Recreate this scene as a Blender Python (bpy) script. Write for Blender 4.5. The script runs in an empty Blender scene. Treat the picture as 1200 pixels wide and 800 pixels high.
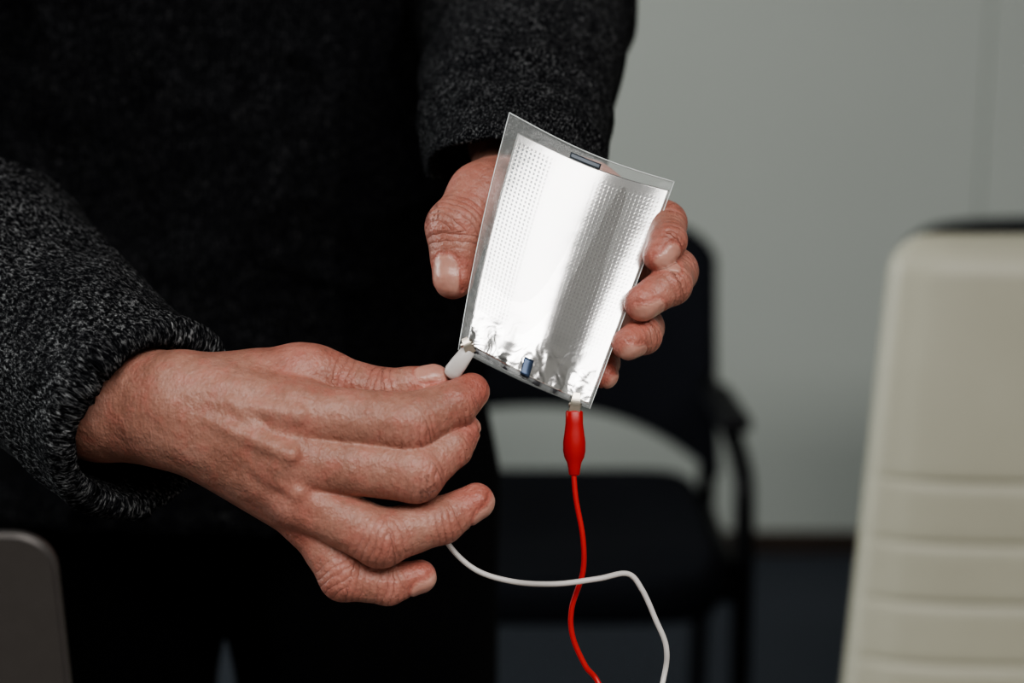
import bpy, bmesh, math, numpy as np
from mathutils import Vector, Matrix
PITCH=math.radians(12); CAM=np.array([0,0,1.15])
FW=np.array([0,math.cos(PITCH),-math.sin(PITCH)]); UP=np.array([0,math.sin(PITCH),math.cos(PITCH)]); RT=np.array([1.,0,0])
U=0.0003   # one survey unit = 0.3 mm at the hands
def W(x,y,d):
    return CAM+d*(FW+(x-600)*.0005*RT-(y-400)*.0005*UP)
def H(x,y,w): return W(x,y,0.6-w*U)
def Hdir(dx,dy,w):
    v=dx*RT-dy*UP-w*FW
    return v/np.linalg.norm(v)
# ---------------------------------------------------------------- helpers
def empty(name,loc=(0,0,0)):
    e=bpy.data.objects.new(name,None); e.empty_display_size=.05; e.location=loc
    bpy.context.scene.collection.objects.link(e); bpy.context.view_layer.update(); return e
def setparent(o,p):
    o.parent=p; o.matrix_parent_inverse=p.matrix_world.inverted()
def mesh_obj(name,V,Fq,mat,parent=None,smooth=True):
    me=bpy.data.meshes.new(name); me.from_pydata([tuple(map(float,v)) for v in V],[],[tuple(map(int,f)) for f in Fq])
    if smooth: me.polygons.foreach_set('use_smooth',[True]*len(me.polygons))
    me.materials.append(mat); me.update()
    o=bpy.data.objects.new(name,me); bpy.context.scene.collection.objects.link(o)
    if parent: setparent(o,parent)
    return o
def big_mesh(name,V,Q,mat,parent=None):
    me=bpy.data.meshes.new(name)
    me.vertices.add(len(V)); me.vertices.foreach_set('co',V.astype(np.float32).ravel())
    me.loops.add(len(Q)*4); me.loops.foreach_set('vertex_index',Q.astype(np.int32).ravel())
    me.polygons.add(len(Q)); me.polygons.foreach_set('loop_start',np.arange(0,len(Q)*4,4,dtype=np.int32))
    me.update(calc_edges=True); me.polygons.foreach_set('use_smooth',[True]*len(Q))
    me.materials.append(mat)
    o=bpy.data.objects.new(name,me); bpy.context.scene.collection.objects.link(o)
    if parent: setparent(o,parent)
    return o
def attr(o,name,data):
    me=o.data
    if data.ndim==2:
        a=me.attributes.new(name,'FLOAT_VECTOR','POINT'); a.data.foreach_set('vector',data.astype(np.float32).ravel())
    else:
        a=me.attributes.new(name,'FLOAT','POINT'); a.data.foreach_set('value',data.astype(np.float32))
def box(name,c,s,mat,parent=None,bev=0.005,rot=(0,0,0),seg=3):
    bm=bmesh.new(); bmesh.ops.create_cube(bm,size=1)
    for v in bm.verts: v.co=Vector((v.co.x*s[0],v.co.y*s[1],v.co.z*s[2]))
    if bev>0: bmesh.ops.bevel(bm,geom=bm.edges[:],offset=bev,segments=seg,affect='EDGES',profile=.5)
    me=bpy.data.meshes.new(name); bm.to_mesh(me); bm.free()
    me.polygons.foreach_set('use_smooth',[bev>0]*len(me.polygons)); me.materials.append(mat)
    o=bpy.data.objects.new(name,me); bpy.context.scene.collection.objects.link(o)
    o.location=c; o.rotation_euler=rot
    if bev>0: 
        m=o.modifiers.new('wn','WEIGHTED_NORMAL'); m.keep_sharp=True
    bpy.context.view_layer.update()
    if parent: setparent(o,parent)
    return o
def catmull(P,n=8):
    P=[np.array(p,float) for p in P]; Q=[2*P[0]-P[1]]+P+[2*P[-1]-P[-2]]; out=[]
    for i in range(1,len(Q)-2):
        a,b,c,d=Q[i-1:i+3]
        for k in range(n):
            t=k/n; out.append(.5*((2*b)+(c-a)*t+(2*a-5*b+4*c-d)*t*t+(3*b-a-3*c+d)*t**3))
    out.append(P[-1]); return out
def tube(name,pts,r,mat,parent=None,n=12,smoothn=8):
    pts=catmull(pts,smoothn) if smoothn else [np.array(p,float) for p in pts]
    rr=r if hasattr(r,'__len__') else [r]*len(pts)
    if len(rr)!=len(pts): rr=np.interp(np.linspace(0,1,len(pts)),np.linspace(0,1,len(rr)),rr)
    V=[];F=[]; prev=None
    for i,p in enumerate(pts):
        t=pts[min(i+1,len(pts)-1)]-pts[max(i-1,0)]; t=t/(np.linalg.norm(t)+1e-12)
        if prev is None:
            a=np.array([0,0,1.]) if abs(t[2])<.9 else np.array([1.,0,0]); u=np.cross(t,a)
        else: u=prev-t*np.dot(prev,t)
        u=u/np.linalg.norm(u); prev=u; v=np.cross(t,u)
        for k in range(n):
            an=2*math.pi*k/n; V.append(p+rr[i]*(math.cos(an)*u+math.sin(an)*v))
        if i:
            for k in range(n):
                F.append(((i-1)*n+k,(i-1)*n+(k+1)%n,i*n+(k+1)%n,i*n+k))
    F.append(tuple(range(n-1,-1,-1))); F.append(tuple((len(pts)-1)*n+k for k in range(n)))
    return mesh_obj(name,V,F,mat,parent)
# ---------------------------------------------------------------- implicit surfaces
def vnoise(p,seed=0):
    i=np.floor(p).astype(np.int64); f=p-i; f=f*f*(3-2*f)
    def h(a,b,c):
        n=(a*374761393+b*668265263+c*2147483647+seed*974711)&0xffffffff
        n=((n^(n>>13))*1274126177)&0xffffffff
        return ((n^(n>>16))&0xffff)/65535.
    r=0
    for dx in(0,1):
        for dy in(0,1):
            for dz in(0,1):
                w=(f[:,0] if dx else 1-f[:,0])*(f[:,1] if dy else 1-f[:,1])*(f[:,2] if dz else 1-f[:,2])
                r=r+w*h(i[:,0]+dx,i[:,1]+dy,i[:,2]+dz)
    return r*2-1
def smin(a,b,k):
    h=np.clip(.5+.5*(a-b)/k,0,1); return a*(1-h)+b*h-k*h*(1-h)
class Grid:
    def __init__(s,lo,hi,h):
        s.lo=np.array(lo,float); s.h=h; s.n=np.ceil((np.array(hi)-s.lo)/h).astype(int)+1
    def new(s): return np.full(s.n,1.,np.float32)
    def sub(s,lo,hi):
        a=np.clip(np.floor((lo-s.lo)/s.h).astype(int),0,s.n); b=np.clip(np.ceil((hi-s.lo)/s.h).astype(int)+1,0,s.n)
        sl=tuple(slice(a[i],b[i]) for i in range(3))
        ax=[(s.lo[i]+s.h*np.arange(a[i],b[i])).astype(np.float32) for i in range(3)]
        return sl,ax[0][:,None,None],ax[1][None,:,None],ax[2][None,None,:]
def prim_eval(p,X,Y,Z):
    a,b,ra,rb,fl=p; ab=b-a; L=float(ab@ab)+1e-12
    t=np.clip(((X-a[0])*ab[0]+(Y-a[1])*ab[1]+(Z-a[2])*ab[2])/L,0,1)
    qx=X-a[0]-t*ab[0]; qy=Y-a[1]-t*ab[1]; qz=Z-a[2]-t*ab[2]
    if fl is not None:
        n,sc=fl; dn=(qx*n[0]+qy*n[1]+qz*n[2])*(1/sc-1)
        qx=qx+n[0]*dn; qy=qy+n[1]*dn; qz=qz+n[2]*dn
        return (np.sqrt(qx*qx+qy*qy+qz*qz)-(ra+(rb-ra)*t))*(sc*.5+.5)
    return np.sqrt(qx*qx+qy*qy+qz*qz)-(ra+(rb-ra)*t)
def add(g,F,p,k):
    a,b,ra,rb,fl=p; m=max(ra,rb)+k*1.5+3*g.h
    sl,X,Y,Z=g.sub(np.minimum(a,b)-m,np.maximum(a,b)+m)
    if min(F[sl].shape)==0: return
    F[sl]=smin(F[sl],prim_eval(p,X,Y,Z).astype(np.float32),k)
def surfnets(F,g):
    S=F<0
    c=sum(S[i:S.shape[0]-1+i,j:S.shape[1]-1+j,k:S.shape[2]-1+k].astype(np.int8) for i in(0,1) for j in(0,1) for k in(0,1))
    act=(c>0)&(c<8); idx=np.full(act.shape,-1,np.int64); ijk=np.argwhere(act); idx[act]=np.arange(len(ijk))
    off=[(i,j,k) for i in(0,1) for j in(0,1) for k in(0,1)]
    val=[F[ijk[:,0]+o[0],ijk[:,1]+o[1],ijk[:,2]+o[2]] for o in off]
    P=np.zeros((len(ijk),3)); N=np.zeros(len(ijk))
    for a in range(8):
        for b in range(a+1,8):
            d=np.array(off[b])-np.array(off[a])
            if np.abs(d).sum()!=1: continue
            m=(val[a]<0)!=(val[b]<0); den=np.where(m,val[a]-val[b],1); t=np.clip(val[a]/den,0,1)
            P+=(np.array(off[a])[None]+t[:,None]*d[None])*m[:,None]; N+=m
    V=g.lo+g.h*(ijk+P/N[:,None]); Q=[]
    for ax in range(3):
        b,c2=(ax+1)%3,(ax+2)%3
        s0=[slice(None)]*3; s1=[slice(None)]*3
        s0[ax]=slice(0,-1); s1[ax]=slice(1,None)
        for q in (b,c2): s0[q]=slice(1,-1); s1[q]=slice(1,-1)
        A=S[tuple(s0)]; B=S[tuple(s1)]; m=np.argwhere(A!=B)
        if len(m)==0: continue
        ins=A[m[:,0],m[:,1],m[:,2]]
        base=m.copy(); base[:,b]+=1; base[:,c2]+=1
        def cell(db,dc):
            q=base.copy(); q[:,b]+=db; q[:,c2]+=dc; return idx[q[:,0],q[:,1],q[:,2]]
        q=np.stack([cell(-1,-1),cell(0,-1),cell(0,0),cell(-1,0)],1)
        q[~ins]=q[~ins][:,::-1]; Q.append(q)
    return V,np.concatenate(Q)
def lap(V,Q,n=2,f=.5):
    E=np.concatenate([Q[:,[0,1]],Q[:,[1,2]],Q[:,[2,3]],Q[:,[3,0]]]); E=np.concatenate([E,E[:,::-1]])
    cnt=np.bincount(E[:,0],minlength=len(V))[:,None]
    for it in range(n):
        S=np.stack([np.bincount(E[:,0],weights=V[E[:,1],i],minlength=len(V)) for i in range(3)],1)/cnt
        V=V+f*(S-V)
    return V
def vnorm(V,Q):
    n=np.cross(V[Q[:,2]]-V[Q[:,0]],V[Q[:,3]]-V[Q[:,1]])
    N=np.zeros_like(V)
    for k in range(4):
        for i in range(3): N[:,i]+=np.bincount(Q[:,k],weights=n[:,i],minlength=len(V))
    return N/(np.linalg.norm(N,axis=1)[:,None]+1e-15)
# ---------------------------------------------------------------- materials
def newmat(name):
    m=bpy.data.materials.new(name); m.use_nodes=True; nt=m.node_tree; return m,nt,nt.nodes['Principled BSDF']
def nd(nt,t,**kw):
    n=nt.nodes.new(t)
    for k,v in kw.items(): setattr(n,k,v)
    return n
def ramp(nt,fac,stops):
    r=nt.nodes.new('ShaderNodeValToRGB'); e=r.color_ramp.elements
    e[0].position=stops[0][0]; e[0].color=(*stops[0][1],1); e[1].position=stops[-1][0]; e[1].color=(*stops[-1][1],1)
    for p,c in stops[1:-1]:
        x=e.new(p); x.color=(*c,1)
    nt.links.new(fac,r.inputs[0]); return r.outputs[0]
def mixc(nt,fac,a,b,mode='MIX'):
    n=nt.nodes.new('ShaderNodeMix'); n.data_type='RGBA'; n.blend_type=mode
    for s,i in ((fac,0),(a,6),(b,7)):
        if hasattr(s,'is_linked'): nt.links.new(s,n.inputs[i])
        elif i==0: n.inputs[0].default_value=s
        else: n.inputs[i].default_value=(*s,1)
    return n.outputs[2]
def math_(nt,op,a,b=None,c=None):
    n=nt.nodes.new('ShaderNodeMath'); n.operation=op
    for s,i in ((a,0),(b,1),(c,2)):
        if s is None: continue
        if hasattr(s,'is_linked'): nt.links.new(s,n.inputs[i])
        else: n.inputs[i].default_value=s
    return n.outputs[0]
def noise(nt,vec,scale,detail=3,rough=.5,dist=0):
    n=nd(nt,'ShaderNodeTexNoise'); n.inputs['Scale'].default_value=scale; n.inputs['Detail'].default_value=detail
    n.inputs['Roughness'].default_value=rough; n.inputs['Distortion'].default_value=dist
    if vec is not None: nt.links.new(vec,n.inputs['Vector'])
    return n.outputs['Fac']
def bump(nt,h,dist,strength=1,prev=None):
    b=nd(nt,'ShaderNodeBump'); b.inputs['Distance'].default_value=dist; b.inputs['Strength'].default_value=strength
    nt.links.new(h,b.inputs['Height'])
    if prev is not None: nt.links.new(prev,b.inputs['Normal'])
    return b.outputs[0]
def objco(nt): return nd(nt,'ShaderNodeTexCoord').outputs['Object']
def at(nt,name):
    a=nd(nt,'ShaderNodeAttribute'); a.attribute_name=name; return a
def simple(name,col,rough=.5,metal=0,nscale=60,namp=.12,bumpd=0,coat=0,spec=.5):
    m,nt,b=newmat(name); co=objco(nt); n=noise(nt,co,nscale,4)
    c=ramp(nt,n,[(.3,tuple(x*(1-namp) for x in col)),(.7,tuple(min(1,x*(1+namp)) for x in col))])
    nt.links.new(c,b.inputs['Base Color']); b.inputs['Roughness'].default_value=rough; b.inputs['Metallic'].default_value=metal
    b.inputs['Coat Weight'].default_value=coat; b.inputs['Specular IOR Level'].default_value=spec
    if bumpd: nt.links.new(bump(nt,noise(nt,co,nscale*4,3),bumpd),b.inputs['Normal'])
    return m
def skin_mat():
    m,nt,b=newmat('skin'); co=objco(nt)
    red=at(nt,'red').outputs['Fac']; nail=at(nt,'nail').outputs['Fac']; ax=at(nt,'axial').outputs['Fac']; jt=at(nt,'joint').outputs['Fac']
    base=ramp(nt,noise(nt,co,45,4,.6),[(.3,(.300,.138,.100)),(.55,(.400,.202,.153)),(.75,(.46,.250,.198))])
    redc=ramp(nt,noise(nt,co,90,3),[(.3,(.41,.105,.080)),(.7,(.52,.172,.138))])
    f=math_(nt,'MULTIPLY',red,math_(nt,'ADD',noise(nt,co,70,3),.30)); 
    c=mixc(nt,f,base,redc)
    mott=ramp(nt,noise(nt,co,420,3,.7),[(.35,(.80,.76,.74)),(.6,(1,1,1))])
    c=mixc(nt,.7,c,mott,'MULTIPLY')
    pk=ramp(nt,noise(nt,co,150,3,.6),[(.48,(0,0,0)),(.66,(.4,.4,.4))])
    c=mixc(nt,pk,c,(.43,.145,.115))
    wv=math_(nt,'SINE',math_(nt,'ADD',math_(nt,'MULTIPLY',ax,2*math.pi/2.6),math_(nt,'MULTIPLY',noise(nt,co,110,2),9)))
    wv=math_(nt,'POWER',math_(nt,'ADD',math_(nt,'MULTIPLY',wv,.5),.5),.35)
    wr=math_(nt,'MULTIPLY',math_(nt,'SUBTRACT',wv,1),jt)
    dark=math_(nt,'MULTIPLY',wr,-.55)
    c=mixc(nt,dark,c,(.18,.055,.04))
    nc=ramp(nt,noise(nt,co,130,2),[(.3,(.48,.25,.20)),(.7,(.56,.32,.26))])
    c=mixc(nt,nail,c,nc); nt.links.new(c,b.inputs['Base Color'])
    vo=nd(nt,'ShaderNodeTexVoronoi'); vo.inputs['Scale'].default_value=900; nt.links.new(co,vo.inputs['Vector'])
    mp=nd(nt,'ShaderNodeMapping'); mp.inputs['Scale'].default_value=(1,1,.35); mp.inputs['Rotation'].default_value=(0,.5,0); nt.links.new(co,mp.inputs['Vector'])
    inv=math_(nt,'SUBTRACT',1,nail)
    b1=bump(nt,math_(nt,'MULTIPLY',vo.outputs['Distance'],inv),.00015)
    b2=bump(nt,math_(nt,'MULTIPLY',noise(nt,mp.outputs[0],480,4,.7,.6),inv),.00048,1,b1)
    b3=bump(nt,noise(nt,co,110,2),.0013,1,b2)
    b4=bump(nt,wr,.0006,1,b3)
    nt.links.new(b4,b.inputs['Normal'])
    rr=mixc(nt,nail,(.42,.42,.42),(.24,.24,.24)); nt.links.new(rr,b.inputs['Roughness'])
    b.inputs['Subsurface Weight'].default_value=.14; b.inputs['Subsurface Radius'].default_value=(1,.35,.2); b.inputs['Subsurface Scale'].default_value=.003
    b.inputs['Specular IOR Level'].default_value=.5
    return m
def knit_mat():
    m,nt,b=newmat('heathered_knit'); k=at(nt,'knit').outputs['Vector']; hshade=at(nt,'heather_shade').outputs['Fac']
    mp=nd(nt,'ShaderNodeMapping'); mp.inputs['Scale'].default_value=(1,.6,1); nt.links.new(k,mp.inputs['Vector'])
    n1=noise(nt,mp.outputs[0],780,3,.70,.4); n2=noise(nt,k,60,3)
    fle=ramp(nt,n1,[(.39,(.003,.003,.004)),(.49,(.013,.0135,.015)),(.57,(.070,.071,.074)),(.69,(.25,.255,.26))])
    msk=math_(nt,'MULTIPLY',ramp(nt,n2,[(.3,(.40,.40,.40)),(.6,(1,1,1))]),hshade)  # random fleck tone, times the painted shade of torso and left arm
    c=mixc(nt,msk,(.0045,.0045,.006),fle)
    nt.links.new(c,b.inputs['Base Color']); b.inputs['Roughness'].default_value=.95
    b.inputs['Specular IOR Level'].default_value=.04
    sp=nd(nt,'ShaderNodeSeparateXYZ'); nt.links.new(k,sp.inputs[0])
    wob=math_(nt,'MULTIPLY',noise(nt,k,140,2),2.5)
    s1=math_(nt,'ABSOLUTE',math_(nt,'SINE',math_(nt,'ADD',math_(nt,'MULTIPLY',sp.outputs[0],math.pi/.0026),wob)))
    s2=math_(nt,'SINE',math_(nt,'ADD',math_(nt,'MULTIPLY',sp.outputs[1],2*math.pi/.0022),math_(nt,'MULTIPLY',s1,2.5)))
    h=math_(nt,'ADD',s1,math_(nt,'MULTIPLY',s2,.3))
    nb=bump(nt,h,.0003); nb=bump(nt,n1,.0008,1,nb); nt.links.new(nb,b.inputs['Normal'])
    return m
SKIN=skin_mat(); KNIT=knit_mat()
TROUS=simple('black_trouser_cloth',(.004,.004,.005),.95,0,300,.3,.0004,0,.1)
SHOE=simple('black_shoe_leather',(.012,.011,.011),.4,0,80,.2)
HAIR=simple('dark_hair',(.03,.02,.014),.6,0,300,.5,.002)
RED=simple('red_rubber',(.42,.008,.008),.38,0,60,.1); REDW=simple('red_wire_insulation',(.50,.015,.014),.4,0,60,.08)
WHITE=simple('white_wire_insulation',(.60,.57,.55),.4,0,60,.05)
STEEL=simple('nickel_plated_steel',(.62,.56,.48),.28,1,200,.1)
# ---------------------------------------------------------------- man
man=empty('man',(-.175,.98,0))
def P(n0,n1,fl=None): return (H(*n0[:3]),H(*n1[:3]),n0[3]*U,n1[3]*U,fl)
def chain(nodes,mid=.92):
    out=[]
    for a,b in zip(nodes[:-1],nodes[1:]):
        m=tuple((np.array(a)+np.array(b))/2); m=(m[0],m[1],m[2],m[3]*mid)
        out+= [P(a,m),P(m,b)]
    return out
def build_hand(name,palm,fingers,h,kp,extra=[]):
    allp=list(palm)+[p for f in fingers for p in chain(f['n'])]
    lo=np.min([np.minimum(p[0],p[1])-max(p[2],p[3]) for p in allp],0)-.004
    hi=np.max([np.maximum(p[0],p[1])+max(p[2],p[3]) for p in allp],0)+.004
    g=Grid(lo,hi,h); F=g.new(); FF=g.new()
    for p in palm: add(g,F,p,kp)
    for f in fingers:
        G=g.new()
        for p in chain(f['n']): add(g,G,p,f.get('k',5)*U)
        FF=smin(FF,G,1.2*U)
    F=smin(F,FF,14*U)
    for p in extra: add(g,F,p,7*U)
    V,Q=surfnets(F,g); V=lap(V,Q,3,.5); N=vnorm(V,Q)
    n=len(V); red=np.zeros(n); nail=np.zeros(n); ax=np.zeros(n); jt=np.zeros(n); best=np.full(n,1.)
    disp=np.zeros(n)
    for f in fingers:
        nodes=f['n']; pts=[H(*q[:3]) for q in nodes]; rad=[q[3]*U for q in nodes]
        dn=Hdir(*f['d']); s0=0
        for i in range(len(pts)-1):
            a,b=pts[i],pts[i+1]; L=np.linalg.norm(b-a); t=((V-a)@(b-a))/L**2; tc=np.clip(t,0,1)
            d=np.linalg.norm(V-a-tc[:,None]*(b-a),axis=1)-(rad[i]+(rad[i+1]-rad[i])*tc)
            m=d<best; best[m]=d[m]; ax[m]=(s0+t[m]*L)*1000
            s0+=L
        for i in range(1,len(pts)-1):
            q=V-pts[i]; dd=np.linalg.norm(q,axis=1); dors=np.clip((N@dn)*1.6+.7,0,1)
            w=np.exp(-((dd/(rad[i]*1.10))**4)) 
            jt=np.maximum(jt,w*dors); red=np.maximum(red,w*.9*np.clip(N@dn+.6,0,1))
        q=V-pts[0]; red=np.maximum(red,.8*np.exp(-(np.linalg.norm(q,axis=1)/(rad[0]*1.3))**3)*np.clip(N@dn+.3,0,1)); jt=np.maximum(jt,.3*np.exp(-(np.linalg.norm(q,axis=1)/(rad[0]*1.0))**4))
        tip=pts[-1]; q=V-tip; dd=np.linalg.norm(q,axis=1); red=np.maximum(red,.85*np.exp(-(dd/(rad[-1]*1.7))**4))
        if f.get('nail',True):
            a=tip-pts[-2]; a/=np.linalg.norm(a); nn=dn-a*(dn@a); nn/=np.linalg.norm(nn); l=np.cross(a,nn)
            r=rad[-1]; s=(q@a)-.08*r; t=q@l; hh=q@nn
            e=(np.abs(s)/(.86*r))**3+(np.abs(t)/(.68*r))**3
            mk=np.clip((1.15-e)/.3,0,1)*(hh>0.1*r)*(dd<2.2*r)
            rim=np.exp(-((e-1.5)/.5)**2)*(hh>0.1*r)*(s<.7*r)*(dd<2.4*r)
            nail=np.maximum(nail,mk); disp+= .00022*mk-.00045*rim; jt*=1-mk
            red=np.maximum(red,rim*.9)
    V=V+N*disp[:,None]
    o=big_mesh(name,V,Q,SKIN,man)
    for k,v in (('red',red),('nail',nail*.8),('axial',ax),('joint',jt)): attr(o,k,v)
    return o
RS=22
def shr(l): return [(a,b,c+RS,d) for a,b,c,d in l]
def PR(a,b,fl=None): return P((a[0],a[1],a[2]+RS,a[3]),(b[0],b[1],b[2]+RS,b[3]),fl)
rh_palm=[
 PR((20,425,-185,100),(120,462,-70,80)),
 PR((120,462,-70,78),(200,482,-10,66),(Hdir(-.2,0,1),.75)),
 PR((200,482,-10,64),(262,494,4,58),(Hdir(-.1,.1,1),.72)),
 PR((215,455,-4,44),(345,482,22,37)),
 PR((215,482,2,46),(338,532,28,37)),
 PR((215,500,-4,44),(350,578,18,34)),
 PR((212,510,-14,38),(360,608,-4,29)),
 PR((230,458,-24,44),(366,438,-22,35)),
 PR((300,450,-20,36),(390,480,-12,26)),
 PR((300,505,-22,36),(350,545,-22,34)),
]
rh_f=[
 dict(n=shr([(350,440,-22,36),(392,446,-24,31),(448,461,-18,30),(508,446,-8,19.5)]),d=(-.25,-.75,.75),thumb=True,k=7),
 dict(n=shr([(345,486,24,38),(478,496,34,36.5),(533,473,14,27.5),(552,458,2,21.5)]),d=(.55,.65,-.35),nail=True),
 dict(n=shr([(338,538,30,37),(487,553,36,35),(529,522,14,26),(543,504,2,20)]),d=(.65,.55,-.35)),
 dict(n=shr([(352,584,20,35),(446,630,30,34),(518,609,12,27.5),(558,587,2,21.5)]),d=(.55,.85,.30)),
 dict(n=shr([(364,612,-2,30),(404,674,8,30),(455,684,4,24.5),(492,675,-2,19.5)]),d=(.35,.8,.55)),
]
tend=[PR((240,470,38,6),(350,486,60,11)),PR((240,490,46,6),(340,532,66,11)),PR((240,505,40,6),(350,577,53,10)),
      PR((225,500,37,6),(300,560,36,6)),PR((270,470,47,5),(320,520,59,5)),PR((205,470,40,5),(262,452,38,5))]
build_hand('right_hand',rh_palm,rh_f,.0007,12*U,tend)
S=-14
def sh(l): return [(a,b,c+S,d) for a,b,c,d in l]
lh_palm=[
 P((612,60,-440,60),(606,165,-240,62),(Hdir(0,.3,1),.8)),
 P((606,165,-240,62),(610,215,-155,60)),
 P((615,205,-160,48),(690,225,-134,38)),
 P((615,225,-160,48),(695,268,-142,38)),
 P((610,245,-160,48),(688,310,-136,36)),
 P((600,255,-155,45),(668,345,-126,34)),
 P((605,215,-140,50),(565,232,-80,43)),
 P((600,250,-130,40),(640,300,-129,36)),
]
lh_f=[
 dict(n=[(568,233,-78,43),(536,268,-44,37.5),(531,326,-28,25)],d=(-.45,.0,.9),thumb=True,k=9),
 dict(n=sh([(690,225,-124,36),(778,262,-62,28),(782,282,-26,23.5),(772,300,-12,19.5)]),d=(.65,.25,.65)),
 dict(n=sh([(695,268,-130,36),(790,318,-58,29),(786,333,-18,25.5),(752,355,3,21.5)]),d=(.5,.75,.6)),
 dict(n=sh([(688,310,-122,35),(752,384,-57,27),(753,393,-18,23),(735,403,10,19)]),d=(.45,.8,.5)),
 dict(n=sh([(668,345,-112,32),(705,425,-55,22),(708,439,-20,17)]),d=(.6,.6,.4)),
]
build_hand('left_hand',lh_palm,lh_f,.0007,12*U)
# sweater -------------------------------------------------------
g=Grid((-.56,.5,.84),(.12,1.16,1.56),.0027); F=g.new()
cx=-.175; yy=np.array([0,1.,0])
body=[(np.array([cx,.985,.88]),np.array([cx,.985,1.10]),.160,.160,(yy,.74)),
      (np.array([cx,.985,1.10]),np.array([cx,.985,1.30]),.160,.195,(yy,.66)),
      (np.array([cx-.15,.99,1.40]),np.array([cx+.15,.99,1.40]),.070,.070,None),
      (np.array([cx,.985,1.40]),np.array([cx,.975,1.49]),.085,.062,None)]
le=W(618,18,.855); lcf=W(600,203,.667); ls=np.array([cx+.185,.985,1.385])
re=W(-205,272,.785); rm=W(-38,342,.70); rc=W(176,497,.606); rs=np.array([cx-.185,.985,1.385])
ra=rc-rm; ra/=np.linalg.norm(ra); la=lcf-le; la/=np.linalg.norm(la)
arms=[(ls,le,.068,.052,None),(le,lcf+la*.03,.052,.0325,None),
      (rs,re,.068,.055,None),(re,rm,.054,.0505,None),(rm,rc+ra*.01,.0505,.0335,None)]
for p in body: add(g,F,p,.06)
for p in arms: add(g,F,p,.018)
def cut(c,axis,ri,depth,pn=None):
    pn=axis if pn is None else pn
    sl,X,Y,Z=g.sub(c-.16,c+.16)
    s=(X-c[0])*axis[0]+(Y-c[1])*axis[1]+(Z-c[2])*axis[2]
    sp=(X-c[0])*pn[0]+(Y-c[1])*pn[1]+(Z-c[2])*pn[2]
    qx=X-c[0]-s*axis[0];qy=Y-c[1]-s*axis[1];qz=Z-c[2]-s*axis[2]; rr=np.sqrt(qx*qx+qy*qy+qz*qz)
    near=(rr<.085)&(s<.09)
    f=F[sl]; f=np.where(near&(s>-.09),np.maximum(f,sp),f)
    inner=np.maximum(rr-(ri-.05*s),-(s+depth)); f=np.where(near,np.maximum(f,-inner),f); F[sl]=f
lpn=Hdir(-.08,1,.12)
cut(rc,ra,.0295,.045); cut(lcf,la,.0290,.05,lpn)
sl,X,Y,Z=g.sub(np.array([-.6,.4,.8]),np.array([.2,1.3,.95])); F[sl]=np.maximum(F[sl],.858-Z+0*X+0*Y)
V,Q=surfnets(F,g); V=lap(V,Q,3,.5); N=vnorm(V,Q)
knit=np.stack([V[:,0]+V[:,1]*.3,V[:,2],V[:,1]*.5],1); best=np.full(len(V),1.)
for p in body: best=np.minimum(best,prim_eval(p,V[:,0],V[:,1],V[:,2]))
ta=np.zeros(len(V)); amin=np.full(len(V),1.)
off=0
for p in arms:
    d=prim_eval(p,V[:,0],V[:,1],V[:,2]); a=p[1]-p[0]; L=np.linalg.norm(a); a=a/L; amin=np.minimum(amin,d)
    u=np.cross(a,[0,0,1.]); u/=np.linalg.norm(u); v=np.cross(a,u); q=V-p[0]; an=np.arctan2(q@v,q@u)
    m=d<best; best[m]=d[m]; knit[m]=np.stack([an*.045,q@a+off,np.linalg.norm(q-(q@a)[:,None]*a,axis=1)],1)[m]; ta[m]=1; off+=.5
heath_shade=np.clip(1-amin/.03,.25,1)*np.where(V[:,0]>-.09,.70,1.)  # shade on torso and left arm painted in by dimming the pale flecks
dz=.006*vnoise(V*[14,14,9],1)+.003*vnoise(V*[30,30,16],2)
fold=(1-np.abs(vnoise(V@np.array([[1,.3,.2],[-.2,1,.4],[.5,-.4,1]])*[22,18,26],5)))**3
V=V+N*((dz*.7+fold*.0040-.001)*np.where(ta>0,.8,1.2))[:,None]
q=V-rc; s=q@ra; r=q-s[:,None]*ra; rl=np.linalg.norm(r,axis=1); m=(np.abs(s)<.05)&(rl<.06)
V[m]+= (r/rl[:,None])[m]*(.0009*np.exp(-((s+.004)/.004)**2)-.0004*np.exp(-((s+.0155)/.003)**2))[m][:,None]
sw=big_mesh('sweater',V,Q,KNIT,man); attr(sw,'knit',knit); attr(sw,'heather_shade',heath_shade)
# trousers --------------------------------------------------------
g=Grid((-.42,.78,.05),(.06,1.2,.98),.005); F=g.new()
V3=lambda *a: np.array(a,float)
add(g,F,(V3(cx-.045,.985,.90),V3(cx+.045,.985,.90),.115,.115,(yy,.9)),.02)
for s in(-1,1):
    add(g,F,(V3(cx+s*.083,.985,.85),V3(cx+s*.093,.975,.48),.087,.069,None),.012)
    add(g,F,(V3(cx+s*.093,.975,.48),V3(cx+s*.105,1.0,.10),.067,.058,None),.03)
V,Q=surfnets(F,g); V=lap(V,Q,2); N=vnorm(V,Q); V=V+N*(.004*vnoise(V*[20,20,11],3))[:,None]
big_mesh('trousers',V,Q,TROUS,man)
for s,nm in((-1,'right_shoe'),(1,'left_shoe')):
    g=Grid((cx+s*.11-.08,.76,-.01),(cx+s*.11+.08,1.13,.16),.004); F=g.new()
    add(g,F,(V3(cx+s*.105,1.05,.045),V3(cx+s*.12,.84,.035),.042,.043,None),.01)
    add(g,F,(V3(cx+s*.105,1.03,.12),V3(cx+s*.105,1.02,.05),.045,.045,None),.03)
    sl,X,Y,Z=g.sub(g.lo,g.lo+g.h*g.n); F[sl]=np.maximum(F[sl],.002-Z+0*X+0*Y)
    V,Q=surfnets(F,g); big_mesh(nm,V,Q,SHOE,man)
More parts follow.
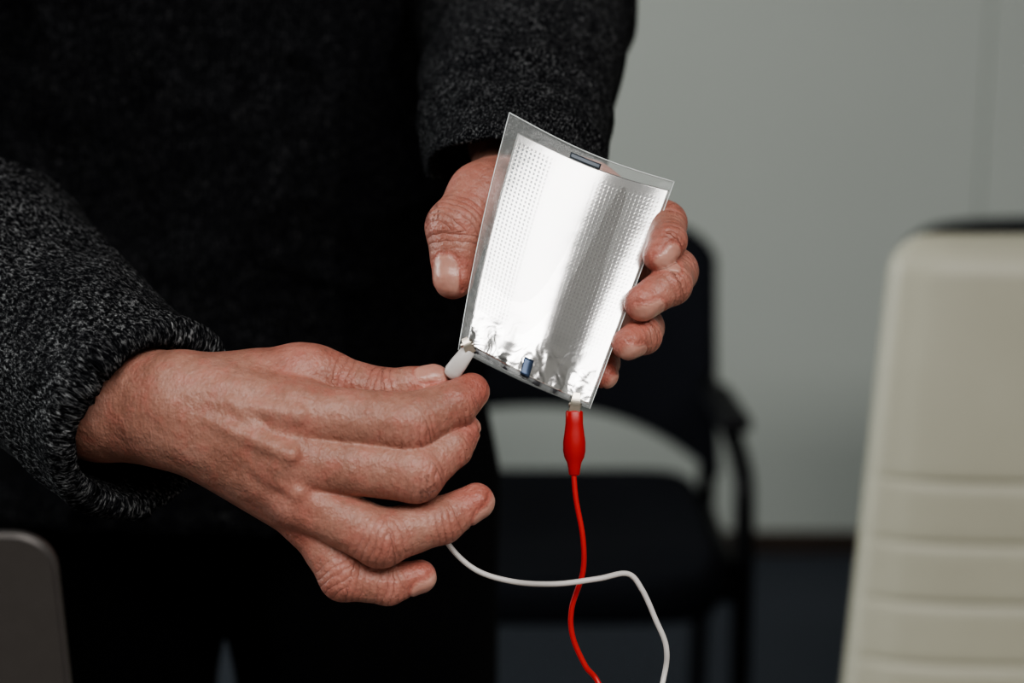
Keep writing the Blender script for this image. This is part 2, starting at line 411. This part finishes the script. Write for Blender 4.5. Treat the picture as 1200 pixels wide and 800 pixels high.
# head --------------------------------------------------------------
g=Grid((cx-.12,.80,1.42),(cx+.12,1.10,1.86),.004); F=g.new()
add(g,F,(V3(cx,.985,1.44),V3(cx,.965,1.58),.060,.056,None),.02)
add(g,F,(V3(cx,.955,1.72),V3(cx,.925,1.72),.078,.076,None),.02)
add(g,F,(V3(cx,.93,1.68),V3(cx,.90,1.61),.068,.036,None),.03)
add(g,F,(V3(cx,.862,1.70),V3(cx,.838,1.662),.010,.013,None),.012)
add(g,F,(V3(cx-.016,.866,1.63),V3(cx+.016,.866,1.63),.008,.008,None),.006)
for s in(-1,1):
    add(g,F,(V3(cx+s*.030,.862,1.722),V3(cx+s*.045,.870,1.72),.010,.008,None),.012)
    add(g,F,(V3(cx+s*.078,.955,1.715),V3(cx+s*.076,.95,1.665),.015,.009,None),.006)
V,Q=surfnets(F,g); V=lap(V,Q,2); hd=big_mesh('head',V,Q,SKIN,man)
z=np.zeros(len(V)); [attr(hd,k,z) for k in('red','nail','axial','joint')]
g=Grid((cx-.12,.82,1.60),(cx+.12,1.10,1.86),.004); F=g.new()
add(g,F,(V3(cx,.968,1.735),V3(cx,.93,1.745),.083,.078,None),.02)
sl,X,Y,Z=g.sub(g.lo,g.lo+g.h*g.n); F[sl]=np.maximum(F[sl],-(Z-1.745+(Y-.90)*1.1)+0*X)
V,Q=surfnets(F,g); N=vnorm(V,Q); V=V+N*(.003*vnoise(V*60,4))[:,None]; big_mesh('hair',V,Q,HAIR,man)
EYE=simple('eye_white',(.75,.72,.68),.2); 
for s in(-1,1):
    bm=bmesh.new(); bmesh.ops.create_uvsphere(bm,u_segments=16,v_segments=12,radius=.0115); me=bpy.data.meshes.new('eye'); bm.to_mesh(me); bm.free(); me.materials.append(EYE)
    o=bpy.data.objects.new('right_eye' if s<0 else 'left_eye',me); bpy.context.scene.collection.objects.link(o); o.location=(cx+s*.031,.862,1.70); bpy.context.view_layer.update(); setparent(o,man)
# ---------------------------------------------------------------- foil pouch
pouch=empty('foil_pouch',tuple(H(665,310,0)))
def foil_mat():
    m,nt,b=newmat('embossed_foil'); uv=at(nt,'fuv').outputs['Vector']; co=objco(nt)
    sp=nd(nt,'ShaderNodeSeparateXYZ'); nt.links.new(uv,sp.inputs[0]); u,v=sp.outputs[0],sp.outputs[1]
    sx=math_(nt,'SINE',math_(nt,'MULTIPLY',u,2*math.pi*38)); sy=math_(nt,'SINE',math_(nt,'MULTIPLY',v,2*math.pi*52))
    dots=math_(nt,'SMOOTH_MIN',math_(nt,'ADD',sx,.25),math_(nt,'ADD',sy,.25),.4)
    dm=ramp(nt,dots,[(.0,(0,0,0)),(.6,(1,1,1))])
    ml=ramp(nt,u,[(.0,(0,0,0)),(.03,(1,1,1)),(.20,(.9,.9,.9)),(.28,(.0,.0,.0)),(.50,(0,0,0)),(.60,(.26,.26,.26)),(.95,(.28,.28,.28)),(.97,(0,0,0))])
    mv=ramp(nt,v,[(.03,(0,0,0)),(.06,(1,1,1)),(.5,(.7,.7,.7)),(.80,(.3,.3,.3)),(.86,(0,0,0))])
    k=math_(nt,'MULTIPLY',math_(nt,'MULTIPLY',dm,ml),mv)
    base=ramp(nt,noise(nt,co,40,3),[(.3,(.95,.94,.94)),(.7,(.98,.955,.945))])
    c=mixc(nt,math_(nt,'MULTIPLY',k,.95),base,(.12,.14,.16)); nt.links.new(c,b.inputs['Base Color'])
    b.inputs['Metallic'].default_value=1; b.inputs['Roughness'].default_value=.21
    bb=bump(nt,k,.0002,.4); bb=bump(nt,noise(nt,co,90,2,.5),.0004,.35,bb)
    lw=math_(nt,'MULTIPLY',noise(nt,co,130,2,.5,.8),ramp(nt,v,[(.76,(0,0,0)),(.95,(1,1,1))]))
    bb=bump(nt,lw,.0012,.8,bb); nt.links.new(bb,b.inputs['Normal']); return m
FOIL=foil_mat()
def film_mat():
    m,nt,b=newmat('clear_film'); b.inputs['Base Color'].default_value=(.75,.78,.77,1)
    b.inputs['Roughness'].default_value=.14; b.inputs['Alpha'].default_value=.11; b.inputs['Specular IOR Level'].default_value=.8
    n=noise(nt,objco(nt),200,3); nt.links.new(bump(nt,n,.0003),b.inputs['Normal']); return m
FILM=film_mat()
def pw(u,v):
    w= 7*math.sin(2*math.pi*(u*.95-.12)) - 15*(2*u-1)**2*(1-.3*v) + 2.6*math.sin(2*math.pi*(u*1.9+.15+.15*v))*(.3+.7*v)
    w+= 2.0*math.sin(v*5+u*3) + 8*(.5-u) + 74*(v-.5)
    return w
def wr(u,v):
    b=max(0,(v-.84)/.16); return b*(.8*math.sin(u*51+v*9)+.6*math.sin(u*31-v*22+1)+.4*math.sin(v*50+u*13))
def shpt(c,u,v,wo,sag,off,wrk):
    tl,tr,br,bl=c
    x=(1-v)*((1-u)*tl[0]+u*tr[0])+v*((1-u)*bl[0]+u*br[0]); y=(1-v)*((1-u)*tl[1]+u*tr[1])+v*((1-u)*bl[1]+u*br[1])
    y+=sag*(1-.6*v)*math.sin(math.pi*u); x+= -4*math.sin(math.pi*v)*(1-u)
    U2=off[0]+u*(off[2]-off[0]); V2=off[1]+v*(off[3]-off[1])
    return H(x,y,pw(U2,V2)+(wr(U2,V2) if wrk else 0)+wo)
FC=((607,155),(784,223),(690,473),(548,402)); FO=(.05,.05,.97,1)
KC=((597,132),(790,213),(691,479),(537,410)); KO=(0,0,1,1)
def foilpt(u,v,wo): return shpt(FC,u,v,wo,7,FO,True)
def filmpt(u,v,wo): return shpt(KC,u,v,wo,8,KO,False)
def sheet(name,fn,mat,nu,nv,wo,rng=(0,0,1,1),th=.0006):
    V=[];A=[]
    for j in range(nv+1):
        for i in range(nu+1):
            u=rng[0]+(rng[2]-rng[0])*i/nu;v=rng[1]+(rng[3]-rng[1])*j/nv
            V.append(fn(u,v,wo)); A.append((u,v,0))
    Fq=[(j*(nu+1)+i,(j+1)*(nu+1)+i,(j+1)*(nu+1)+i+1,j*(nu+1)+i+1) for j in range(nv) for i in range(nu)]
    o=mesh_obj(name,V,Fq,mat,pouch); attr(o,'fuv',np.array(A)); md=o.modifiers.new('t','SOLIDIFY'); md.thickness=th; return o
sheet('foil_sheet',foilpt,FOIL,120,160,0)
sheet('film_sheet',filmpt,FILM,60,80,2.2,th=.0002)
TAB=simple('blue_grey_tab',(.035,.055,.10),.3,.5,80,.2); TAB2=simple('dark_tab_edge',(.035,.045,.06),.35,.3,80,.2)
sheet('lower_tab',foilpt,TAB,8,8,3.0,(.435,.925,.51,1.005),.0005)
sheet('upper_tab',foilpt,TAB2,20,4,3.0,(.34,-.026,.54,-.002),.0005)
EDGE=simple('film_edge',(.72,.76,.76),.2)
def edge(name,uv0,uv1,mat,r):
    tube(name,[filmpt(uv0[0]+(uv1[0]-uv0[0])*i/24,uv0[1]+(uv1[1]-uv0[1])*i/24,2.4) for i in range(25)],r,mat,pouch,6,0)
edge('film_edge_top',(0,0),(1,0),EDGE,.00022); edge('film_edge_left',(0,0),(0,1),EDGE,.00016); edge('film_edge_right',(1,0),(1,1),EDGE,.00016)
DARK=simple('dark_seal',(.03,.03,.035),.4)
sheet('bottom_seal',foilpt,DARK,40,3,-1.5,(.06,.985,.86,1.022),.0006)
# ---------------------------------------------------------------- clip leads
def lathe(name,p0,p1,prof,mat,parent,flat=.7,n=20,nrm=None):
    a=p1-p0; L=np.linalg.norm(a); a=a/L; d=-FW; l=np.cross(a,d); l/=np.linalg.norm(l); d=np.cross(l,a)
    V=[];Fq=[]
    for i,(t,r) in enumerate(prof):
        for k in range(n):
            an=2*math.pi*k/n; V.append(p0+a*L*t+r*(math.cos(an)*l+math.sin(an)*d*flat))
        if i: Fq+=[((i-1)*n+k,(i-1)*n+(k+1)%n,i*n+(k+1)%n,i*n+k) for k in range(n)]
    Fq+=[tuple(range(n)),tuple((len(prof)-1)*n+k for k in range(n-1,-1,-1))]
    o=mesh_obj(name,V,Fq,mat,parent); bm=bmesh.new(); bm.from_mesh(o.data); bmesh.ops.recalc_face_normals(bm,faces=bm.faces); bm.to_mesh(o.data); bm.free(); return o
def clip_lead(name,jaw,top,bot,bmat,wire,wmat,s=1,prof=None,r=.0010):
    e=empty(name,tuple(top))
    prof=prof or [(0,8.5),(.02,10),(.2,10.2),(.34,11.5),(.48,13),(.62,13),(.72,11.5),(.80,8.5),(.88,7.2),(.98,6.5),(1,5)]
    lathe('boot',top,bot,[(t,rr*U*s) for t,rr in prof],bmat,e)
    ax=top-jaw; L=np.linalg.norm(ax); ax=ax/L; d=-FW; l=np.cross(ax,d); l/=np.linalg.norm(l); d=np.cross(l,ax)
    for k,sg in enumerate((1,-1)):
        V=[];Fq=[]; n=13
        for i in range(n):
            t=i/(n-1); base=jaw+(top+ax*.0015-jaw)*t; off=sg*(.0005+.0010*math.sin(math.pi*min(1,t*1.05)))
            hw=(4+3*t)*U*s; tooth=.0004*(i%2)
            for a,b in ((-1,0),(1,0),(1,1),(-1,1)): V.append(base+l*a*hw+d*(off+sg*(b*.0007)-sg*(1-b)*tooth))
            if i: Fq+=[((i-1)*4+q,(i-1)*4+(q+1)%4,i*4+(q+1)%4,i*4+q) for q in range(4)]
        Fq+=[(0,1,2,3),tuple((n-1)*4+q for q in(3,2,1,0))]
        mesh_obj('jaw_%d'%(k+1),V,Fq,STEEL,e,False)
    tube('pivot_rivet',[top-ax*.002-l*.0022,top-ax*.002+l*.0022],.0009,STEEL,e,10,2)
    tube('wire',wire,r,wmat,e,10,10); return e
def tz(x,y,z=.7525): return np.array([x,y,z])
rw=foilpt(.9,.985,0); rwd=(0.6-(rw-CAM)@FW)/U; lw_=foilpt(.03,.985,0); lwd=(0.6-(lw_-CAM)@FW)/U
redw=[H(672,552,rwd+2),H(675,585,rwd+2),H(683,630,rwd),H(683,670,rwd-5),H(670,712,12),H(671,745,9),H(686,780,5),H(704,806,4),W(735,900,.58),tz(.10,.56,.753+.0),tz(.17,.50),tz(.28,.40),tz(.40,.42)]
clip_lead('alligator_clip_lead',H(676,460,rwd+3),H(673,481,rwd+2),H(673,557,rwd+2),RED,redw,REDW)
whw=[H(528,442,16),H(518,470,-5),H(508,520,-16),H(506,560,-12),H(509,588,0),H(522,632,4),H(555,666,4),H(600,681,6),H(650,684,rwd+14),H(700,678,rwd+14),H(735,672,12),H(752,690,8),H(768,725,5),H(781,760,4),H(776,802,3),W(750,900,.575),tz(.09,.50),tz(.05,.42),tz(.2,.33),tz(.35,.36)]
clip_lead('alligator_clip_lead',H(544,396,lwd+4),H(550,409,lwd+3),H(526,442,26),WHITE,whw,WHITE,.88,[(0,7),(.03,9.5),(.5,11.5),(.8,12),(.95,9),(1,6)],.00098)
# ---------------------------------------------------------------- room
def wall_mat():
    m,nt,b=newmat('painted_panel_wall'); co=objco(nt)
    c=ramp(nt,noise(nt,co,1.2,3),[(.3,(.63,.665,.62)),(.7,(.66,.695,.65))]); nt.links.new(c,b.inputs['Base Color'])
    b.inputs['Roughness'].default_value=.34; nt.links.new(bump(nt,noise(nt,co,25,2),.0008,.4),b.inputs['Normal']); return m
WALL=wall_mat(); PLAIN=simple('matt_wall_paint',(.22,.22,.21),.85,0,3,.04)
def carpet():
    m,nt,b=newmat('carpet'); co=objco(nt)
    c=ramp(nt,noise(nt,co,260,4,.7),[(.3,(.042,.047,.060)),(.7,(.10,.11,.13))]); nt.links.new(c,b.inputs['Base Color'])
    b.inputs['Roughness'].default_value=1; b.inputs['Specular IOR Level'].default_value=.1
    nt.links.new(bump(nt,noise(nt,co,400,3),.004),b.inputs['Normal']); return m
CARPET=carpet()
x0,x1,y0,y1,zc=-3.2,3.0,-2.4,3.34,2.7
box('floor',((x0+x1)/2,(y0+y1)/2,-.05),(x1-x0+.2,y1-y0+.2,.1),CARPET,bev=0)
box('ceiling',((x0+x1)/2,(y0+y1)/2,zc+.05),(x1-x0+.2,y1-y0+.2,.1),PLAIN,bev=0)
wb=empty('wall_back',((x0+x1)/2,y1,0))
seam=W(1141,200,3.4)[0]
ed=[x0,seam-2.44,seam,x1]
for i in range(len(ed)-1):
    a,b_=ed[i],ed[i+1]; box('panel_%d'%(i+1),((a+b_)/2,y1+.05,zc/2),(b_-a-.003,.1,zc),WALL,wb,.001)
box('wall_right',(x1+.05,(y0+y1)/2,zc/2),(.1,y1-y0,zc),PLAIN,bev=0)
box('wall_front',((x0+x1)/2,y0-.05,zc/2),(x1-x0,.1,zc),PLAIN,bev=0)
def wallwin(nm,pos,lo,hi,w0,w1,zb,zt):
    e=empty(nm,(0,0,0))
    def b(n,a,b_,z0,z1): box(n,(pos,(a+b_)/2,(z0+z1)/2),(.1,b_-a,z1-z0),PLAIN,e,0)
    b('side_a',lo,w0,0,zc); b('side_b',w1,hi,0,zc); b('sill_wall',w0,w1,0,zb); b('head_wall',w0,w1,zt,zc)
WY0,WY1=.2,2.8
wallwin('wall_left',x0-.05,y0,y1,WY0,WY1,1.0,2.5)
FR=simple('window_frame_paint',(.6,.6,.58),.5)
def frame(nm,pos,a,b_,z0,z1):
    e=empty(nm,(0,0,0))
    for i,(p,q,r,s) in enumerate(((a,a+.05,z0,z1),(b_-.05,b_,z0,z1),((a+b_)/2-.02,(a+b_)/2+.02,z0,z1),(a,b_,z0,z0+.05),(a,b_,z1-.05,z1))):
        c=((p+q)/2,(r+s)/2); 
        box('bar_%d'%i,(pos,c[0],c[1]),(.05,q-p,s-r),FR,e,.004)
frame('window_1',x0-.05,WY0,WY1,1.0,2.5)
BB=simple('baseboard_brown',(.055,.038,.030),.5)
box('baseboard_back',((x0+x1)/2,y1-.008,.022),(x1-x0,.016,.044),BB,bev=.003)
# ceiling light panel
CLX,CLY=.60,-1.1; CW=2.7
cl=empty('ceiling_lamp',(CLX,CLY,zc)); LF=simple('lamp_frame_white',(.7,.7,.7),.4)
for i,(dx,dy,sx,sy) in enumerate(((-CW/2-.03,0,.04,1.44),(CW/2+.03,0,.04,1.44),(0,-.70,CW+.1,.04),(0,.70,CW+.1,.04))):
    box('frame_%d'%i,(CLX+dx,CLY+dy,zc-.03),(sx,sy,.06),LF,cl,.004)
# ---------------------------------------------------------------- table & laptop
TBL=simple('pale_laminate',(.20,.18,.165),.45,0,6,.06); LEG=simple('grey_metal_leg',(.2,.2,.2),.4,.8)
tb=empty('meeting_table',(0,.05,0)); box('table_top',(0,.03,.7375),(2.0,1.36,.025),TBL,tb,.004)
for i,(sx,sy) in enumerate(((-1,-1),(1,-1),(-1,1),(1,1))): box('leg_%d'%(i+1),(sx*.92,.03+sy*.60,.3625),(.05,.05,.725),LEG,tb,.005)
LAP=simple('laptop_aluminium',(.085,.078,.075),.42,.6,200,.04); KEY=simple('laptop_keys',(.02,.02,.02),.5); SCR=simple('laptop_screen_glass',(.01,.01,.012),.1)
lp=empty('laptop',(-.29,.44,.75))
def slab(name,w,hh,t,r,mat):
    bm=bmesh.new(); vs=[]
    for cx_,cy_,a0 in((w/2-r,hh/2-r,0),(-w/2+r,hh/2-r,90),(-w/2+r,-hh/2+r,180),(w/2-r,-hh/2+r,270)):
        for k in range(9):
            a=math.radians(a0+k*90/8); vs.append(bm.verts.new((cx_+r*math.cos(a),cy_+r*math.sin(a),-t/2)))
    f=bm.faces.new(vs); ex=bmesh.ops.extrude_face_region(bm,geom=[f]); bmesh.ops.translate(bm,vec=(0,0,t),verts=[v for v in ex['geom'] if isinstance(v,bmesh.types.BMVert)])
    bmesh.ops.recalc_face_normals(bm,faces=bm.faces)
    bmesh.ops.bevel(bm,geom=[e for e in bm.edges if abs(e.verts[0].co.z-e.verts[1].co.z)<1e-6],offset=t*.3,segments=3,affect='EDGES')
    me=bpy.data.meshes.new(name); bm.to_mesh(me); bm.free(); me.polygons.foreach_set('use_smooth',[True]*len(me.polygons)); me.materials.append(mat)
    o=bpy.data.objects.new(name,me); bpy.context.scene.collection.objects.link(o); o.modifiers.new('w','WEIGHTED_NORMAL'); return o
LW=.305; LH=.215; ctop=W(64,622,.50); lx=ctop[0]-LW/2; tilt=math.radians(10)
ly=ctop[1]+LH*math.sin(tilt)
base=slab('base',LW,.215,.012,.012,LAP); base.location=(lx,ly+.107,.757)
lid=slab('lid',LW,LH,.005,.012,LAP); lid.rotation_euler=(math.radians(90)+tilt,0,0); lid.location=(lx,ly-math.sin(tilt)*LH/2,ctop[2]-LH/2*math.cos(tilt))
scr=slab('screen',LW-.012,LH-.014,.001,.008,SCR); scr.rotation_euler=lid.rotation_euler; scr.location=(lx,ly-math.sin(tilt)*LH/2+.0031,ctop[2]-LH/2*math.cos(tilt)+.0008)
key=slab('keyboard',LW-.03,.10,.001,.004,KEY); key.location=(lx,ly+.075,.7635)
bpy.context.view_layer.update()
for o in(base,lid,scr,key): setparent(o,lp)
tube('hinge',[(lx-.12,ly,.762),(lx+.12,ly,.762)],.005,LAP,lp,12,2)
# ---------------------------------------------------------------- visitor chairs
BK=simple('black_upholstery',(.009,.010,.015),.9,0,200,.3,.0006,0,.25); BM=simple('black_metal_tube',(.008,.008,.009),.45,.3,60,.1,0,0,.3); BP=simple('black_plastic',(.008,.008,.010),.6,0,60,.1,0,0,.3)
def panel(name,fx,nu,nv,th,mat,parent):
    V=[];F=[]
    for j in range(nv+1):
        for i in range(nu+1): V.append(fx(2*i/nu-1,j/nv))
    F=[(j*(nu+1)+i,j*(nu+1)+i+1,(j+1)*(nu+1)+i+1,(j+1)*(nu+1)+i) for j in range(nv) for i in range(nu)]
    o=mesh_obj(name,V,F,mat,parent); m=o.modifiers.new('s','SOLIDIFY'); m.thickness=th; m.offset=0
    b=o.modifiers.new('b','BEVEL'); b.width=th*.3; b.segments=2; b.limit_method='ANGLE'; return o
def visitor_chair(cx,cy,rot=0):
    e=empty('visitor_chair',(cx,cy,0)); c,s=math.cos(rot),math.sin(rot)
    T=lambda x,y,z:(cx+c*x-s*y,cy+s*x+c*y,z)
    def back(u,v):
        au=abs(u); top=.822-.045*au**9-.006*au**2; bot=.552-.095*au**2.4
        z=bot+(top-bot)*v
        hw=.256+.008*(1-v)**2
        return T(u*hw,.21+.035*(1-u*u)+.12*(z-.5),z)
    panel('backrest',back,40,16,.028,BK,e)
    def seat(u,v):
        n=(abs(u)**6+abs(2*v-1)**6)**(1/6) if (abs(u)+abs(2*v-1))>0 else 0
        m=max(abs(u),abs(2*v-1)); k=m/n if n>1e-6 else 1
        return T(u*k*.228,(2*v-1)*k*.225-.03,.452-.012*(1-(2*v-1)**2)*(1-u*u)-(.03*max(0,-(2*v-1)-.6)))
    panel('seat',seat,24,24,.06,BK,e)
    for i,sx in enumerate((-1,1)):
        x=sx*.248
        tube('front_leg_%d'%i,[T(x,-.175,.012),T(x,-.17,.3),T(x,-.165,.52),T(x,-.12,.575),T(x,.05,.59),T(x*.99,.2,.60)],.0125,BM,e)
        tube('rear_leg_%d'%i,[T(x,.30,.012),T(x,.26,.25),T(x,.22,.50),T(x*.97,.235,.64),T(x*.88,.25,.70)],.0125,BM,e)
        box('armrest_%d'%i,T(x,.04,.603),(.040,.23,.022),BP,e,.009,(-.05,0,rot))
        tube('side_rail_%d'%i,[T(x,-.17,.41),T(x,.23,.41)],.011,BM,e,10,2)
    for y in(-.13,.15): tube('cross_rail',[T(-.248,y,.41),T(.248,y,.41)],.011,BM,e,10,2)
    return e
visitor_chair(.030,2.12)
visitor_chair(.790,2.10)
# ---------------------------------------------------------------- cream office chair
def leather():
    m,nt,b=newmat('cream_leather'); co=objco(nt)
    c=ramp(nt,noise(nt,co,9,3),[(.3,(.43,.415,.33)),(.7,(.47,.455,.365))]); nt.links.new(c,b.inputs['Base Color'])
    b.inputs['Roughness'].default_value=.45
    v=nd(nt,'ShaderNodeTexVoronoi'); v.inputs['Scale'].default_value=500; nt.links.new(co,v.inputs['Vector'])
    nt.links.new(bump(nt,v.outputs['Distance'],.0003,.6),b.inputs['Normal']); return m
CR=leather(); CH=simple('chrome',(.7,.7,.7),.12,1)
oc=empty('office_chair',(.50,1.3,0))
D=1.30
zt=W(1100,277,D)[2]; seams=[W(1100,yy_,D-.03)[2] for yy_ in (583,660,735,812)]
def backpad():
    V=[];F=[]; nu,nv=40,280; zb=.50; cxx=.507
    def prof(u,z):
        t=(z-zb)/(zt-zb); hw=.254-.040*t**1.0
        r=.030
        if z>zt-r: hw-= r-math.sqrt(max(0,r*r-(z-(zt-r))**2))
        return cxx+u*hw
    for side in(0,1):
        for j in range(nv+1):
            q=j/nv; z=zb+(zt-zb)*(1-(1-q)**1.25)
            for i in range(nu+1):
                u=2*i/nu-1; uu=math.sin(u*math.pi/2)
                pad=.034*(1-abs(uu)**5)**.5
                tt=(zt-z)/.03; 
                if tt<1: pad*=math.sqrt(max(0,1-(1-tt)**2))
                if side==0:
                    for sz in seams: pad-=(.0045*math.exp(-((z-sz)/.0017)**2)+.0012*math.exp(-((z-sz)/.006)**2))*(1-abs(uu)**8)
                    pad-= .003*math.exp(-((abs(uu)-.93)/.02)**2)
                lean=.10*(z-.5)
                V.append((prof(uu,z),D+lean-.045+(-pad if side==0 else pad*.6+.004),z))
    n=(nu+1)*(nv+1)
    for j in range(nv):
        for i in range(nu):
            a=j*(nu+1)+i; F.append((a,a+1,a+nu+2,a+nu+1)); F.append((n+a,n+a+nu+1,n+a+nu+2,n+a+1))
    def st(a,b): F.append((a,b,n+b,n+a))
    for j in range(nv):
        st((j+1)*(nu+1),j*(nu+1)); st(j*(nu+1)+nu,(j+1)*(nu+1)+nu)
    for i in range(nu): st(i,i+1); st(nv*(nu+1)+i+1,nv*(nu+1)+i)
    o=mesh_obj('backrest',V,F,CR,oc)
    bm=bmesh.new(); bm.from_mesh(o.data); bmesh.ops.remove_doubles(bm,verts=bm.verts,dist=1e-5); bmesh.ops.recalc_face_normals(bm,faces=bm.faces); bm.to_mesh(o.data); bm.free()
backpad()
box('seat',(.515,1.05,.47),(.50,.48,.09),CR,oc,.035,(0,0,0),5)
tube('gas_column',[(.515,1.08,.07),(.515,1.08,.43)],.025,CH,oc,16,2)
for i in range(5):
    a=i*2*math.pi/5+.3; ex,ey=.515+.29*math.cos(a),1.08+.29*math.sin(a)
    tube('base_arm_%d'%i,[(.515,1.08,.10),(ex,ey,.075)],[.022,.014],CH,oc,12,2)
    tube('castor_%d'%i,[(ex-.02*math.sin(a),ey+.02*math.cos(a),.028),(ex+.02*math.sin(a),ey-.02*math.cos(a),.028)],.028,BP,oc,20,2)
# ---------------------------------------------------------------- lights
def area(name,loc,to,sx,sy,p,col):
    l=bpy.data.lights.new(name,'AREA'); l.shape='RECTANGLE'; l.size=sx; l.size_y=sy; l.energy=p; l.color=col
    o=bpy.data.objects.new(name,l); bpy.context.scene.collection.objects.link(o); o.location=loc
    o.rotation_euler=(Vector(to)-Vector(loc)).to_track_quat('-Z','Y').to_euler(); return o
area('window_daylight',(x0+.02,(WY0+WY1)/2,1.75),(0,(WY0+WY1)/2,1.65),2.5,1.4,84,(.97,1,.98))
o=area('ceiling_lamp_light',(CLX,CLY,zc-.035),(CLX,CLY,0),CW,1.36,94,(1,.98,.95)); o.rotation_euler=(0,0,0)
w=bpy.data.worlds.new('world'); bpy.context.scene.world=w; w.use_nodes=True; w.node_tree.nodes['Background'].inputs[0].default_value=(.6,.7,.8,1); w.node_tree.nodes['Background'].inputs[1].default_value=.3
try: bpy.context.scene.view_settings.look='AgX - Medium High Contrast'
except Exception as ex: print('look',ex)
# ---------------------------------------------------------------- camera
cd=bpy.data.cameras.new('camera'); cd.lens=60; cd.sensor_width=36; cd.sensor_fit='HORIZONTAL'; cd.clip_start=.02
cd.dof.use_dof=True; cd.dof.focus_distance=.6; cd.dof.aperture_fstop=6
co=bpy.data.objects.new('camera',cd); bpy.context.scene.collection.objects.link(co); co.location=CAM; co.rotation_euler=(math.radians(90)-PITCH,0,0)
bpy.context.scene.camera=co
